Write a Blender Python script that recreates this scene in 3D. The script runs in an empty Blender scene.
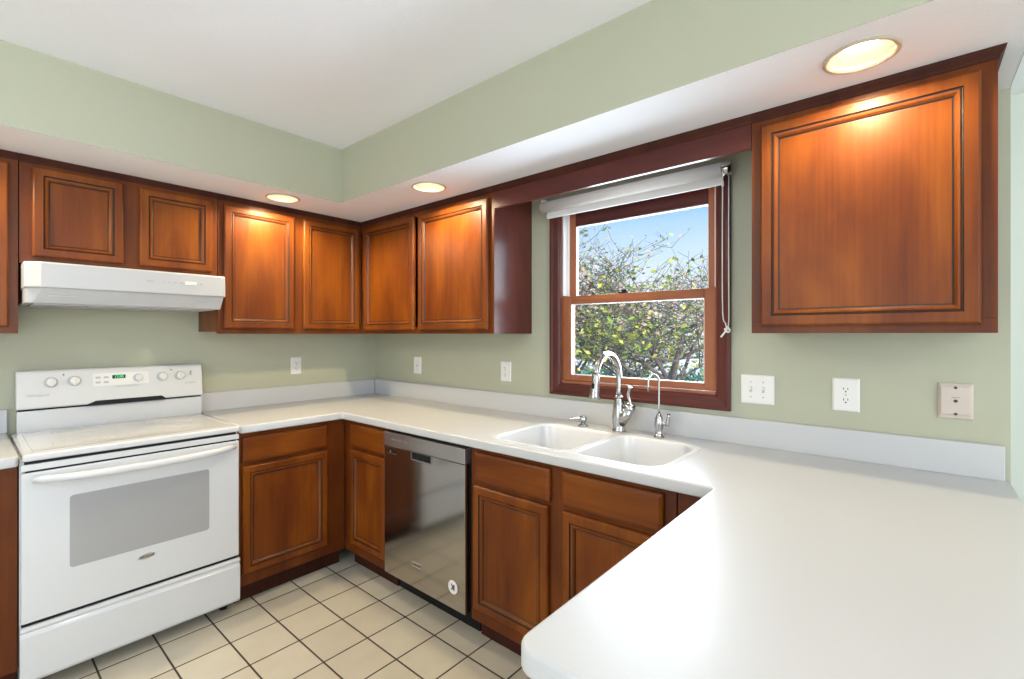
import bpy, bmesh, math, random
from mathutils import Vector, Matrix

SC = bpy.context.scene
COL = SC.collection
R = math.radians
PI = math.pi

# ------------------------------------------------------------------ camera, sky, daylight, exposure
cam_d = bpy.data.cameras.new('camera')
cam = bpy.data.objects.new('camera', cam_d)
COL.objects.link(cam)
cam.location = (-2.0985, -3.1773, 1.366)
cam.rotation_euler = (R(90), 0, R(40.4054 - 90 + 0))
cam_d.sensor_width = 36.0
cam_d.sensor_fit = 'HORIZONTAL'
cam_d.lens = 36.0 * 471.58 / 1024
cam_d.shift_y = -5.1 / 1024
cam_d.clip_start = 0.02
cam_d.clip_end = 300
SC.camera = cam

SC.view_settings.view_transform = 'Standard'
SC.view_settings.look = 'None'
SC.view_settings.gamma = 1.0
SC.view_settings.use_curve_mapping = False
SC.view_settings.exposure = 0.12
SC.cycles.use_denoising = True
SC.cycles.max_bounces = 10
SC.cycles.diffuse_bounces = 6
SC.cycles.sample_clamp_indirect = 6.0
SC.cycles.caustics_reflective = False
SC.cycles.caustics_refractive = False

world = bpy.data.worlds.new('sky')
SC.world = world
world.use_nodes = True
wn = world.node_tree.nodes
wl = world.node_tree.links
for n in list(wn):
    wn.remove(n)
w_out = wn.new('ShaderNodeOutputWorld')
w_bg = wn.new('ShaderNodeBackground')
w_tc = wn.new('ShaderNodeTexCoord')
w_sep = wn.new('ShaderNodeSeparateXYZ')
w_r = wn.new('ShaderNodeValToRGB')
wl.new(w_tc.outputs['Generated'], w_sep.inputs[0])
wl.new(w_sep.outputs['Z'], w_r.inputs[0])
wl.new(w_r.outputs[0], w_bg.inputs[0])
wl.new(w_bg.outputs[0], w_out.inputs[0])
e = w_r.color_ramp.elements
e[0].position = 0.0
e[0].color = (0.92, 0.95, 1.0, 1)
e[1].position = 1.0
e[1].color = (0.06, 0.20, 0.62, 1)
for p_, c_ in ((0.06, (0.92, 0.96, 1.0)), (0.14, (0.70, 0.86, 1.0)), (0.26, (0.33, 0.63, 1.0)), (0.5, (0.14, 0.38, 0.85))):
    k_ = e.new(p_)
    k_.color = (*c_, 1)
w_bg.inputs[1].default_value = 1.0


def light(name, kind, loc, direction, energy, color, **kw):
    d = bpy.data.lights.new(name, kind)
    d.energy = energy
    d.color = color
    for k, v in kw.items():
        setattr(d, k, v)
    o = bpy.data.objects.new(name, d)
    COL.objects.link(o)
    o.location = loc
    o.rotation_euler = Vector(direction).to_track_quat('-Z', 'Y').to_euler()
    return o


light('sun', 'SUN', (0, -8, 10), (0.55, 0.75, -0.70), 5.0, (1.0, 0.95, 0.86), angle=R(0.6))
# daylight through the two openings of the room behind the camera
light('patio_daylight', 'AREA', (-4.95, -2.6, 1.15), (1, 0, -0.02), 38, (0.82, 0.92, 1.0), shape='RECTANGLE', size=2.3, size_y=2.0)
light('front_window_daylight', 'AREA', (-2.6, -6.55, 1.45), (0, 1, 0.0), 88, (0.84, 0.93, 1.0), shape='RECTANGLE', size=2.8, size_y=1.5)
# daylight through the kitchen window
light('window_daylight', 'AREA', (0.28, -2.14, 1.55), (-1, 0, -0.1), 34, (0.76, 0.89, 1.0), shape='RECTANGLE', size=0.75, size_y=0.85)


# ------------------------------------------------------------------ materials
def new_mat(name):
    m = bpy.data.materials.new(name)
    m.use_nodes = True
    nt = m.node_tree
    return m, nt, nt.nodes['Principled BSDF']


def plain(name, rgb, rough=0.5, metal=0.0, noise=0.0, nscale=30.0, bump=0.0, coat=0.0, emit=None, estr=0.0, spec=0.5):
    m, nt, b = new_mat(name)
    b.inputs['Base Color'].default_value = (*rgb, 1)
    b.inputs['Roughness'].default_value = rough
    b.inputs['Metallic'].default_value = metal
    b.inputs['Coat Weight'].default_value = coat
    b.inputs['Coat Roughness'].default_value = 0.08
    b.inputs['Specular IOR Level'].default_value = spec
    tc = nt.nodes.new('ShaderNodeTexCoord')
    nz = nt.nodes.new('ShaderNodeTexNoise')
    nz.inputs['Scale'].default_value = nscale
    nz.inputs['Detail'].default_value = 3
    nt.links.new(tc.outputs['Object'], nz.inputs['Vector'])
    mx = nt.nodes.new('ShaderNodeMix')
    mx.data_type = 'RGBA'
    lo = [max(0, c * (1 - noise)) for c in rgb]
    hi = [min(1, c * (1 + noise)) for c in rgb]
    mx.inputs[6].default_value = (*lo, 1)
    mx.inputs[7].default_value = (*hi, 1)
    nt.links.new(nz.outputs['Fac'], mx.inputs[0])
    nt.links.new(mx.outputs[2], b.inputs['Base Color'])
    if bump:
        bp = nt.nodes.new('ShaderNodeBump')
        bp.inputs['Strength'].default_value = bump
        bp.inputs['Distance'].default_value = 0.004
        nt.links.new(nz.outputs['Fac'], bp.inputs['Height'])
        nt.links.new(bp.outputs[0], b.inputs['Normal'])
    if emit:
        b.inputs['Emission Color'].default_value = (*emit, 1)
        b.inputs['Emission Strength'].default_value = estr
    return m


def wood(name, dark, mid, lite, axis='z', rough=0.36, coat=0.0, fine=90.0, spec=0.22):
    """stained wood: fine streaks that run along one axis over soft cloudy stain"""
    m, nt, b = new_mat(name)
    N, L = nt.nodes, nt.links
    tc = N.new('ShaderNodeTexCoord')
    mp = N.new('ShaderNodeMapping')
    sc = {'z': (fine, fine, 2.2), 'x': (2.2, fine, fine), 'y': (fine, 2.2, fine)}[axis]
    mp.inputs['Scale'].default_value = sc
    L.new(tc.outputs['Object'], mp.inputs[0])
    n1 = N.new('ShaderNodeTexNoise')
    n1.inputs['Scale'].default_value = 1.0
    n1.inputs['Detail'].default_value = 5
    n1.inputs['Roughness'].default_value = 0.6
    L.new(mp.outputs[0], n1.inputs['Vector'])
    mp2 = N.new('ShaderNodeMapping')
    mp2.inputs['Scale'].default_value = {'z': (6, 6, 1.6), 'x': (1.6, 6, 6), 'y': (6, 1.6, 6)}[axis]
    L.new(tc.outputs['Object'], mp2.inputs[0])
    n2 = N.new('ShaderNodeTexNoise')
    n2.inputs['Scale'].default_value = 1.0
    n2.inputs['Detail'].default_value = 4
    n2.inputs['Distortion'].default_value = 0.6
    L.new(mp2.outputs[0], n2.inputs['Vector'])
    ad = N.new('ShaderNodeMath')
    ad.operation = 'MULTIPLY_ADD'
    ad.inputs[1].default_value = 0.24
    L.new(n1.outputs['Fac'], ad.inputs[0])
    ml = N.new('ShaderNodeMath')
    ml.operation = 'MULTIPLY'
    ml.inputs[1].default_value = 0.76
    L.new(n2.outputs['Fac'], ml.inputs[0])
    L.new(ml.outputs[0], ad.inputs[2])
    cr = N.new('ShaderNodeValToRGB')
    el = cr.color_ramp.elements
    el[0].position, el[0].color = 0.32, (*dark, 1)
    el[1].position, el[1].color = 0.68, (*lite, 1)
    q = el.new(0.5)
    q.color = (*mid, 1)
    L.new(ad.outputs[0], cr.inputs[0])
    L.new(cr.outputs[0], b.inputs['Base Color'])
    b.inputs['Roughness'].default_value = rough
    b.inputs['Specular IOR Level'].default_value = spec
    b.inputs['Coat Weight'].default_value = coat
    b.inputs['Coat Roughness'].default_value = 0.15
    return m


M = {}
WD, WM, WL = (0.088, 0.0185, 0.0036), (0.155, 0.038, 0.0046), (0.235, 0.066, 0.0058)
M['wood'] = wood('cherry_stained_wood', WD, WM, WL, 'z')
M['wood_x'] = wood('cherry_stained_wood_grain_x', WD, WM, WL, 'x')
M['wood_y'] = wood('cherry_stained_wood_grain_y', WD, WM, WL, 'y')
M['wood_dark'] = wood('dark_stained_wood', (0.028, 0.008, 0.005), (0.05, 0.014, 0.008), (0.07, 0.02, 0.01), 'z', 0.6, 0.0, spec=0.15)
M['frame'] = wood('face_frame_wood', (0.070, 0.0155, 0.0038), (0.118, 0.028, 0.005), (0.170, 0.045, 0.007), 'z', 0.36)
M['glaze'] = plain('dark_glaze_in_grooves', (0.022, 0.008, 0.005), 0.5, noise=0.2)
M['casing'] = wood('window_casing_wood', (0.058, 0.0145, 0.013), (0.088, 0.0225, 0.018), (0.118, 0.031, 0.023), 'z', 0.3, 0.12)
M['casing_y'] = wood('window_casing_wood_grain_y', (0.058, 0.0145, 0.013), (0.088, 0.0225, 0.018), (0.118, 0.031, 0.023), 'y', 0.3)
M['sash'] = wood('window_sash_wood', (0.23, 0.075, 0.035), (0.31, 0.11, 0.052), (0.38, 0.14, 0.07), 'z', 0.35)
M['sash_y'] = wood('window_sash_wood_grain_y', (0.23, 0.075, 0.035), (0.31, 0.11, 0.052), (0.38, 0.14, 0.07), 'y', 0.35)
M['wall'] = plain('sage_wall_paint', (0.415, 0.42, 0.315), 0.55, noise=0.02, nscale=160, bump=0.04)
M['wall_brightened'] = plain('sage_wall_paint_brightened', (0.66, 0.70, 0.64), 0.55, noise=0.02, nscale=160)  # sage lightened in colour so the nook wall looks brightly lit
M['wallfar'] = plain('pale_wall_paint', (0.72, 0.74, 0.68), 0.6, noise=0.02, nscale=60)
M['ceil'] = plain('ceiling_paint', (0.82, 0.83, 0.875), 0.85, noise=0.03, nscale=220, bump=0.25)
M['counter'] = plain('solid_surface_counter', (0.515, 0.52, 0.53), 0.38, noise=0.012, nscale=300, coat=0.15)
M['sinkwhite'] = plain('white_sink_composite', (0.66, 0.665, 0.675), 0.25, noise=0.01, coat=0.2)
M['enamel'] = plain('white_appliance_enamel', (0.60, 0.61, 0.625), 0.22, noise=0.01, coat=0.4)
M['hood_enamel_dimmed'] = plain('white_enamel_dimmed_for_hood', (0.47, 0.475, 0.49), 0.4, noise=0.01)  # appliance white, darkened in colour to offset strong light on the hood
M['enamel_tex'] = plain('white_control_panel', (0.62, 0.62, 0.615), 0.35, noise=0.01)
M['cook'] = plain('white_glass_cooktop', (0.56, 0.555, 0.535), 0.10, noise=0.01, coat=0.3)
M['burner'] = plain('burner_ring_print', (0.56, 0.54, 0.50), 0.1, noise=0.02)
M['black'] = plain('black_plastic', (0.010, 0.010, 0.011), 0.45, noise=0.1, spec=0.2)
M['grey'] = plain('grey_print', (0.40, 0.40, 0.41), 0.5, noise=0.05)
M['knobgrey'] = plain('grey_knob_face', (0.47, 0.465, 0.46), 0.35, noise=0.03)
M['ovenglass'] = plain('grey_oven_glass', (0.34, 0.34, 0.345), 0.06, noise=0.06, nscale=400, coat=0.6)
M['display'] = plain('dark_clock_display', (0.01, 0.05, 0.02), 0.2)
M['digit'] = plain('green_clock_digits', (0.05, 0.5, 0.15), 0.3, emit=(0.1, 0.9, 0.25), estr=0.9)
M['chrome'] = plain('brushed_nickel', (0.47, 0.465, 0.46), 0.17, 1.0, noise=0.04, nscale=80)
M['plate'] = plain('white_wall_plate', (0.74, 0.73, 0.70), 0.35, noise=0.01)
M['plate_beige'] = plain('beige_wall_plate', (0.56, 0.48, 0.42), 0.4, noise=0.01)
M['slot'] = plain('dark_slot', (0.05, 0.045, 0.04), 0.5)
M['screw'] = plain('screw_metal', (0.35, 0.33, 0.30), 0.4, 0.8)
M['vinyl'] = plain('white_vinyl', (0.82, 0.82, 0.81), 0.4, noise=0.01)
M['blind'] = plain('white_blind_fabric', (0.80, 0.80, 0.79), 0.75, noise=0.02, nscale=200)
M['trimring'] = plain('cream_light_trim', (0.50, 0.42, 0.32), 0.35, noise=0.02)
M['reflector'] = plain('light_reflector', (0.60, 0.53, 0.41), 0.35, noise=0.01)
M['bulb'] = plain('lit_bulb', (1, 1, 1), 0.4, emit=(1.0, 0.93, 0.80), estr=4.0)
M['bark'] = plain('grey_brown_bark', (0.15, 0.13, 0.12), 0.9, noise=0.4, nscale=20)
M['sticker'] = plain('white_sticker', (0.80, 0.79, 0.77), 0.5)
M['badge'] = plain('silver_badge', (0.55, 0.54, 0.52), 0.3, 0.8)
M['ground'] = plain('pale_gravel_ground', (0.85, 0.83, 0.80), 0.95, noise=0.15, nscale=3)
M['siding'] = plain('outside_wall_siding', (0.6, 0.58, 0.54), 0.8, noise=0.05)


def steel():
    m, nt, b = new_mat('brushed_stainless_steel')
    N, L = nt.nodes, nt.links
    tc = N.new('ShaderNodeTexCoord')
    mp = N.new('ShaderNodeMapping')
    mp.inputs['Scale'].default_value = (2, 2, 400)
    n = N.new('ShaderNodeTexNoise')
    n.inputs['Scale'].default_value = 1.0
    n.inputs['Detail'].default_value = 2
    L.new(tc.outputs['Object'], mp.inputs[0])
    L.new(mp.outputs[0], n.inputs['Vector'])
    cr = N.new('ShaderNodeValToRGB')
    cr.color_ramp.elements[0].color = (0.37, 0.355, 0.335, 1)
    cr.color_ramp.elements[1].color = (0.44, 0.425, 0.40, 1)
    L.new(n.outputs['Fac'], cr.inputs[0])
    L.new(cr.outputs[0], b.inputs['Base Color'])
    b.inputs['Metallic'].default_value = 1.0
    b.inputs['Roughness'].default_value = 0.13
    return m


M['steel'] = steel()
M['steel_light'] = plain('stainless_control_strip', (0.45, 0.44, 0.43), 0.3, 0.9, noise=0.03)


def tiles():
    m, nt, b = new_mat('cream_floor_tiles_dark_grout')
    N, L = nt.nodes, nt.links
    tc = N.new('ShaderNodeTexCoord')
    sp = N.new('ShaderNodeSeparateXYZ')
    L.new(tc.outputs['Object'], sp.inputs[0])

    def mth(op, a, b_=None, c=None):
        q = N.new('ShaderNodeMath')
        q.operation = op
        for i, v in enumerate((a, b_, c)):
            if v is None:
                continue
            if isinstance(v, (int, float)):
                q.inputs[i].default_value = v
            else:
                L.new(v, q.inputs[i])
        return q.outputs[0]

    masks, cells = [], []
    for ax, x0, p in (('X', -0.9037, 0.207), ('Y', -0.66, 0.2155)):
        t = mth('DIVIDE', mth('SUBTRACT', sp.outputs[ax], x0), p)
        cells.append(mth('FLOOR', t))
        fr = mth('FRACT', t)
        d = mth('MULTIPLY', mth('MINIMUM', fr, mth('SUBTRACT', 1.0, fr)), p)
        masks.append(d)
    dist = mth('MINIMUM', masks[0], masks[1])
    mr = N.new('ShaderNodeMapRange')
    mr.inputs['From Min'].default_value = 0.0024
    mr.inputs['From Max'].default_value = 0.0046
    L.new(dist, mr.inputs['Value'])
    cb = N.new('ShaderNodeCombineXYZ')
    L.new(cells[0], cb.inputs[0])
    L.new(cells[1], cb.inputs[1])
    wnz = N.new('ShaderNodeTexWhiteNoise')
    L.new(cb.outputs[0], wnz.inputs['Vector'])
    nz = N.new('ShaderNodeTexNoise')
    nz.inputs['Scale'].default_value = 9
    nz.inputs['Detail'].default_value = 5
    L.new(tc.outputs['Object'], nz.inputs['Vector'])
    av = mth('ADD', mth('MULTIPLY', wnz.outputs['Value'], 0.4), mth('MULTIPLY', nz.outputs['Fac'], 0.6))
    cr = N.new('ShaderNodeValToRGB')
    cr.color_ramp.elements[0].color = (0.51, 0.465, 0.37, 1)
    cr.color_ramp.elements[0].position = 0.2
    cr.color_ramp.elements[1].color = (0.61, 0.565, 0.46, 1)
    cr.color_ramp.elements[1].position = 0.8
    L.new(av, cr.inputs[0])
    mx = N.new('ShaderNodeMix')
    mx.data_type = 'RGBA'
    mx.inputs[6].default_value = (0.035, 0.024, 0.017, 1)
    L.new(mr.outputs[0], mx.inputs[0])
    L.new(cr.outputs[0], mx.inputs[7])
    L.new(mx.outputs[2], b.inputs['Base Color'])
    rr = N.new('ShaderNodeMapRange')
    rr.inputs['To Min'].default_value = 0.85
    rr.inputs['To Max'].default_value = 0.34
    L.new(mr.outputs[0], rr.inputs['Value'])
    L.new(rr.outputs[0], b.inputs['Roughness'])
    bp = N.new('ShaderNodeBump')
    bp.inputs['Strength'].default_value = 0.6
    bp.inputs['Distance'].default_value = 0.003
    L.new(mr.outputs[0], bp.inputs['Height'])
    L.new(bp.outputs[0], b.inputs['Normal'])
    return m


M['tile'] = tiles()


def glass():
    m = bpy.data.materials.new('window_glass')
    m.use_nodes = True
    nt = m.node_tree
    for n in list(nt.nodes):
        nt.nodes.remove(n)
    o = nt.nodes.new('ShaderNodeOutputMaterial')
    tr = nt.nodes.new('ShaderNodeBsdfTransparent')
    gl = nt.nodes.new('ShaderNodeBsdfGlossy')
    gl.inputs['Roughness'].default_value = 0.02
    fr = nt.nodes.new('ShaderNodeFresnel')
    fr.inputs['IOR'].default_value = 1.45
    mul = nt.nodes.new('ShaderNodeMath')
    mul.operation = 'MULTIPLY'
    mul.inputs[1].default_value = 0.6
    mx = nt.nodes.new('ShaderNodeMixShader')
    nt.links.new(fr.outputs[0], mul.inputs[0])
    nt.links.new(mul.outputs[0], mx.inputs[0])
    nt.links.new(tr.outputs[0], mx.inputs[1])
    nt.links.new(gl.outputs[0], mx.inputs[2])
    nt.links.new(mx.outputs[0], o.inputs[0])
    return m


M['glass'] = glass()


def leafmat(name, c):
    m, nt, b = new_mat(name)
    tc = nt.nodes.new('ShaderNodeTexCoord')
    nz = nt.nodes.new('ShaderNodeTexNoise')
    nz.inputs['Scale'].default_value = 2.0
    nt.links.new(tc.outputs['Object'], nz.inputs['Vector'])
    mx = nt.nodes.new('ShaderNodeMix')
    mx.data_type = 'RGBA'
    mx.inputs[6].default_value = (*[v * 0.6 for v in c], 1)
    mx.inputs[7].default_value = (*[min(1, v * 1.3) for v in c], 1)
    nt.links.new(nz.outputs['Fac'], mx.inputs[0])
    nt.links.new(mx.outputs[2], b.inputs['Base Color'])
    b.inputs['Roughness'].default_value = 0.5
    return m


LEAF = [leafmat('leaf_yellow_green', (0.58, 0.60, 0.10)), leafmat('leaf_green', (0.26, 0.38, 0.08)), leafmat('leaf_dark', (0.09, 0.17, 0.06)), leafmat('leaf_tan', (0.66, 0.48, 0.36))]
M['hedge'] = leafmat('hedge_green', (0.10, 0.26, 0.16))


# ------------------------------------------------------------------ mesh helpers (world coordinates in, shifted to the thing's origin on build)
class MB:
    def __init__(self):
        self.bm = bmesh.new()

    def box(self, x0, x1, y0, y1, z0, z1, mi=0, bev=0.0, seg=2):
        x0, x1 = sorted((x0, x1)); y0, y1 = sorted((y0, y1)); z0, z1 = sorted((z0, z1))
        t = bmesh.new()
        vs = [t.verts.new((x, y, z)) for x in (x0, x1) for y in (y0, y1) for z in (z0, z1)]
        for f in ((0, 1, 3, 2), (4, 6, 7, 5), (0, 4, 5, 1), (2, 3, 7, 6), (0, 2, 6, 4), (1, 5, 7, 3)):
            t.faces.new([vs[i] for i in f])
        if bev:
            bmesh.ops.bevel(t, geom=t.edges[:] + t.verts[:], offset=bev, segments=seg, profile=0.5, affect='EDGES')
        self.merge(t, mi)
        return self

    def merge(self, t, mi=0, mat=None):
        if mat is not None:
            t.transform(mat)
        mp = {}
        for v in t.verts:
            mp[v] = self.bm.verts.new(v.co)
        for f in t.faces:
            try:
                g = self.bm.faces.new([mp[v] for v in f.verts])
                g.material_index = mi
                g.smooth = f.smooth
            except ValueError:
                pass
        t.free()

    def faces(self, verts, faces, mi=0, smooth=False):
        vs = [self.bm.verts.new(v) for v in verts]
        for f in faces:
            g = self.bm.faces.new([vs[i] for i in f])
            g.material_index = mi
            g.smooth = smooth
        return self

    def prism(self, pts, axis, a, b, mi=0, bev=0.0):
        """extrude a 2D outline along an axis. axis x: pts (y,z); y: pts (x,z); z: pts (x,y)"""
        t = bmesh.new()

        def P3(p, s):
            return {'x': (s, p[0], p[1]), 'y': (p[0], s, p[1]), 'z': (p[0], p[1], s)}[axis]
        va = [t.verts.new(P3(p, a)) for p in pts]
        vb = [t.verts.new(P3(p, b)) for p in pts]
        n = len(pts)
        t.faces.new(va)
        t.faces.new(vb[::-1])
        for i in range(n):
            t.faces.new((va[i], vb[i], vb[(i + 1) % n], va[(i + 1) % n]))
        bmesh.ops.recalc_face_normals(t, faces=t.faces[:])
        if bev:
            bmesh.ops.bevel(t, geom=t.edges[:], offset=bev, segments=2, profile=0.5, affect='EDGES')
        self.merge(t, mi)
        return self

    def lathe(self, prof, c, d=(0, 0, 1), n=24, mi=0, cap=True):
        """prof: (radius, height) pairs along direction d from centre c"""
        d = Vector(d).normalized()
        q = d.to_track_quat('Z', 'Y').to_matrix()
        c = Vector(c)
        rings = []
        for r, h in prof:
            rings.append([self.bm.verts.new(c + q @ Vector((r * math.cos(2 * PI * i / n), r * math.sin(2 * PI * i / n), h))) for i in range(n)])
        for a, b in zip(rings, rings[1:]):
            for i in range(n):
                f = self.bm.faces.new((a[i], a[(i + 1) % n], b[(i + 1) % n], b[i]))
                f.smooth = True
                f.material_index = mi
        if cap:
            for ring, rev in ((rings[0], True), (rings[-1], False)):
                f = self.bm.faces.new(ring[::-1] if rev else ring)
                f.material_index = mi
        return self

    def tube(self, pts, rad, n=12, mi=0, smooth_n=0):
        pts = [Vector(p) for p in pts]
        if smooth_n:
            pts, rad = catmull(pts, rad if isinstance(rad, (list, tuple)) else [rad] * len(pts), smooth_n)
        elif not isinstance(rad, (list, tuple)):
            rad = [rad] * len(pts)
        up = None
        rings = []
        for i, p in enumerate(pts):
            t = (pts[min(i + 1, len(pts) - 1)] - pts[max(i - 1, 0)]).normalized()
            if up is None:
                up = t.orthogonal().normalized()
            else:
                up = (up - t * up.dot(t))
                up = up.normalized() if up.length > 1e-6 else t.orthogonal().normalized()
            s = t.cross(up)
            rings.append([self.bm.verts.new(p + (up * math.cos(2 * PI * k / n) + s * math.sin(2 * PI * k / n)) * rad[i]) for k in range(n)])
        for a, b in zip(rings, rings[1:]):
            for i in range(n):
                f = self.bm.faces.new((a[i], a[(i + 1) % n], b[(i + 1) % n], b[i]))
                f.smooth = True
                f.material_index = mi
        f = self.bm.faces.new(rings[0][::-1]); f.material_index = mi
        f = self.bm.faces.new(rings[-1]); f.material_index = mi
        return self

    def build(self, name, mats, parent=None, bevel=0.0, origin=None):
        mats = mats if isinstance(mats, (list, tuple)) else [mats]
        me = bpy.data.meshes.new(name)
        bmesh.ops.recalc_face_normals(self.bm, faces=self.bm.faces[:])
        if parent is not None:
            org = root_loc(parent)
        elif origin is not None:
            org = Vector(origin)
        else:
            co = [v.co for v in self.bm.verts]
            org = Vector(((min(v.x for v in co) + max(v.x for v in co)) / 2, (min(v.y for v in co) + max(v.y for v in co)) / 2, min(v.z for v in co)))
        self.bm.transform(Matrix.Translation(-org))
        self.bm.to_mesh(me)
        self.bm.free()
        for m in mats:
            me.materials.append(M[m] if isinstance(m, str) else m)
        o = bpy.data.objects.new(name, me)
        COL.objects.link(o)
        if parent is not None:
            o.parent = parent
        else:
            o.location = org
        if bevel:
            md = o.modifiers.new('soft_edges', 'BEVEL')
            md.width = bevel
            md.segments = 2
            md.limit_method = 'ANGLE'
            md.angle_limit = R(40)
        return o


def catmull(P, rad, n):
    out, ro = [], []
    Q = [P[0] * 2 - P[1]] + P + [P[-1] * 2 - P[-2]]
    for i in range(1, len(Q) - 2):
        for k in range(n):
            t = k / n
            a, b, c, d = Q[i - 1], Q[i], Q[i + 1], Q[i + 2]
            out.append(0.5 * ((2 * b) + (c - a) * t + (2 * a - 5 * b + 4 * c - d) * t * t + (3 * b - a - 3 * c + d) * t ** 3))
            ro.append(rad[i - 1] * (1 - t) + rad[i] * t)
    out.append(P[-1]); ro.append(rad[-1])
    return out, ro


def root_loc(o):
    while o.parent is not None:
        o = o.parent
    return Vector(o.location)


def tag(o, label=None, cat=None, group=None, kind=None):
    if label: o['label'] = label
    if cat: o['category'] = cat
    if group: o['group'] = group
    if kind: o['kind'] = kind
    return o


def thing(name, loc, label, cat, group=None):
    o = bpy.data.objects.new(name, None)
    o.empty_display_size = 0.05
    COL.objects.link(o)
    o.location = loc
    return tag(o, label, cat, group)


def struct(name, mb, mats, parent=None, **kw):
    o = mb.build(name, mats, parent, **kw)
    o['kind'] = 'structure'
    return o


def outline_mesh(loops, z0, z1, bev):
    """filled 2D outline with holes, extruded from z0 to z1 with rounded edges"""
    cu = bpy.data.curves.new('outline', 'CURVE')
    cu.dimensions = '2D'
    cu.fill_mode = 'BOTH'
    for lp in loops:
        s = cu.splines.new('POLY')
        s.points.add(len(lp) - 1)
        for i, p in enumerate(lp):
            s.points[i].co = (p[0], p[1], 0, 1)
        s.use_cyclic_u = True
    cu.extrude = (z1 - z0) / 2 - bev
    cu.bevel_depth = bev  # 0 keeps square edges
    cu.bevel_resolution = 3
    cu.offset = -bev
    o = bpy.data.objects.new('outline', cu)
    COL.objects.link(o)
    dg = bpy.context.evaluated_depsgraph_get()
    me = bpy.data.meshes.new_from_object(o.evaluated_get(dg))
    bpy.data.objects.remove(o)
    t = bmesh.new()
    t.from_mesh(me)
    t.transform(Matrix.Translation((0, 0, (z0 + z1) / 2)))
    bmesh.ops.remove_doubles(t, verts=t.verts[:], dist=1e-5)
    return t


def rrect(x0, x1, y0, y1, r, n=6):
    """rounded rectangle; r one radius or four (x1y1, x0y1, x0y0, x1y0)"""
    r = r if isinstance(r, (list, tuple)) else [r] * 4
    out = []
    for (cx, cy, a0, q) in ((x1 - r[0], y1 - r[0], 0, r[0]), (x0 + r[1], y1 - r[1], 90, r[1]), (x0 + r[2], y0 + r[2], 180, r[2]), (x1 - r[3], y0 + r[3], 270, r[3])):
        for k in range(n + 1):
            a = R(a0 + 90 * k / n)
            out.append((cx + q * math.cos(a), cy + q * math.sin(a)))
    return out


def text_mesh(txt, size, O, ux, uz, depth=0.0006, align='CENTER'):
    cu = bpy.data.curves.new('text', 'FONT')
    cu.body = txt
    cu.size = size
    cu.extrude = depth
    cu.align_x = align
    cu.align_y = 'CENTER'
    o = bpy.data.objects.new('text', cu)
    COL.objects.link(o)
    dg = bpy.context.evaluated_depsgraph_get()
    me = bpy.data.meshes.new_from_object(o.evaluated_get(dg))
    bpy.data.objects.remove(o)
    t = bmesh.new()
    t.from_mesh(me)
    ux, uz = Vector(ux).normalized(), Vector(uz).normalized()
    n = ux.cross(uz)
    t.transform(Matrix(((ux.x, uz.x, n.x, O[0]), (ux.y, uz.y, n.y, O[1]), (ux.z, uz.z, n.z, O[2]), (0, 0, 0, 1))))
    return t


# ------------------------------------------------------------------ the room
ZS, ZC, SO = 2.1257, 2.4326, 0.663           # soffit underside, ceiling, soffit depth
YE = -3.405                                   # end of the window wall
XL, YF = -4.9, -6.5                           # far walls of the open room behind the camera
XN = 0.95                                     # wall of the open eating nook beyond the end of the window wall
struct('floor', MB().box(XL - 0.1, XN + 0.1, YF - 0.1, 0.1, -0.05, 0.0), 'tile', origin=(0, 0, 0))
struct('ceiling', MB().box(XL - 0.1, XN + 0.1, YF - 0.1, 0.1, ZC, ZC + 0.05), 'ceil', origin=(0, 0, 0))
struct('wall_back', MB().box(XL - 0.1, 0.12, 0.0, 0.1, 0, ZC), 'wall', origin=(0, 0, 0))
WY0, WY1, WZ0, WZ1 = -2.537, -1.741, 1.108, 2.020      # window opening
struct('wall_right', MB().box(0, 0.12, WY1, 0.0, 0, ZC).box(0, 0.12, YE, WY0, 0, ZC).box(0, 0.12, WY0, WY1, 0, WZ0).box(0, 0.12, WY0, WY1, WZ1, ZC), 'wall', origin=(0, 0, 0))
struct('wall_nook', MB().box(XN, XN + 0.1, YF, YE + 0.12, 0, ZC).box(0.12, XN, YE, YE + 0.12, 0, ZC), 'wall_brightened', origin=(0, 0, 0))
# far walls with a patio opening and a front window opening
struct('wall_left', MB().box(XL - 0.1, XL, YF, -3.8, 0, ZC).box(XL - 0.1, XL, -1.4, 0, 0, ZC).box(XL - 0.1, XL, -3.8, -1.4, 2.15, ZC), 'wallfar', origin=(0, 0, 0))
struct('wall_front', MB().box(XL, -4.05, YF - 0.1, YF, 0, ZC).box(-1.15, XN + 0.1, YF - 0.1, YF, 0, ZC).box(-4.05, -1.15, YF - 0.1, YF, 0, 0.65).box(-4.05, -1.15, YF - 0.1, YF, 2.2, ZC), 'wallfar', origin=(0, 0, 0))
# soffit: green face, white underside; L-shaped over the cabinets
CANS = ((-0.925, -0.504), (-0.525, -1.276), (-0.503, -3.068), (-2.34, -0.504))
sf = MB()
sf.merge(outline_mesh([[(XL, 0), (XL, -SO + 0.002), (-SO + 0.002, -SO + 0.002), (-SO + 0.002, YE + 0.002), (0, YE + 0.002), (0, 0)]] + [[(cx_ + 0.078 * math.cos(2 * PI * k / 32), cy_ + 0.078 * math.sin(2 * PI * k / 32)) for k in range(32)] for cx_, cy_ in CANS], ZS, ZS + 0.012, 0.0), 1)
sf.box(XL, -SO + 0.0018, -SO, -SO + 0.0018, ZS, ZC, 0).box(-SO, -SO + 0.0018, YE, -SO, ZS, ZC, 0).box(-SO + 0.0018, 0, YE, YE + 0.0018, ZS, ZC, 0)
struct('wall_soffit', sf, ['wall', 'ceil'], origin=(0, 0, 0))
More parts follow.
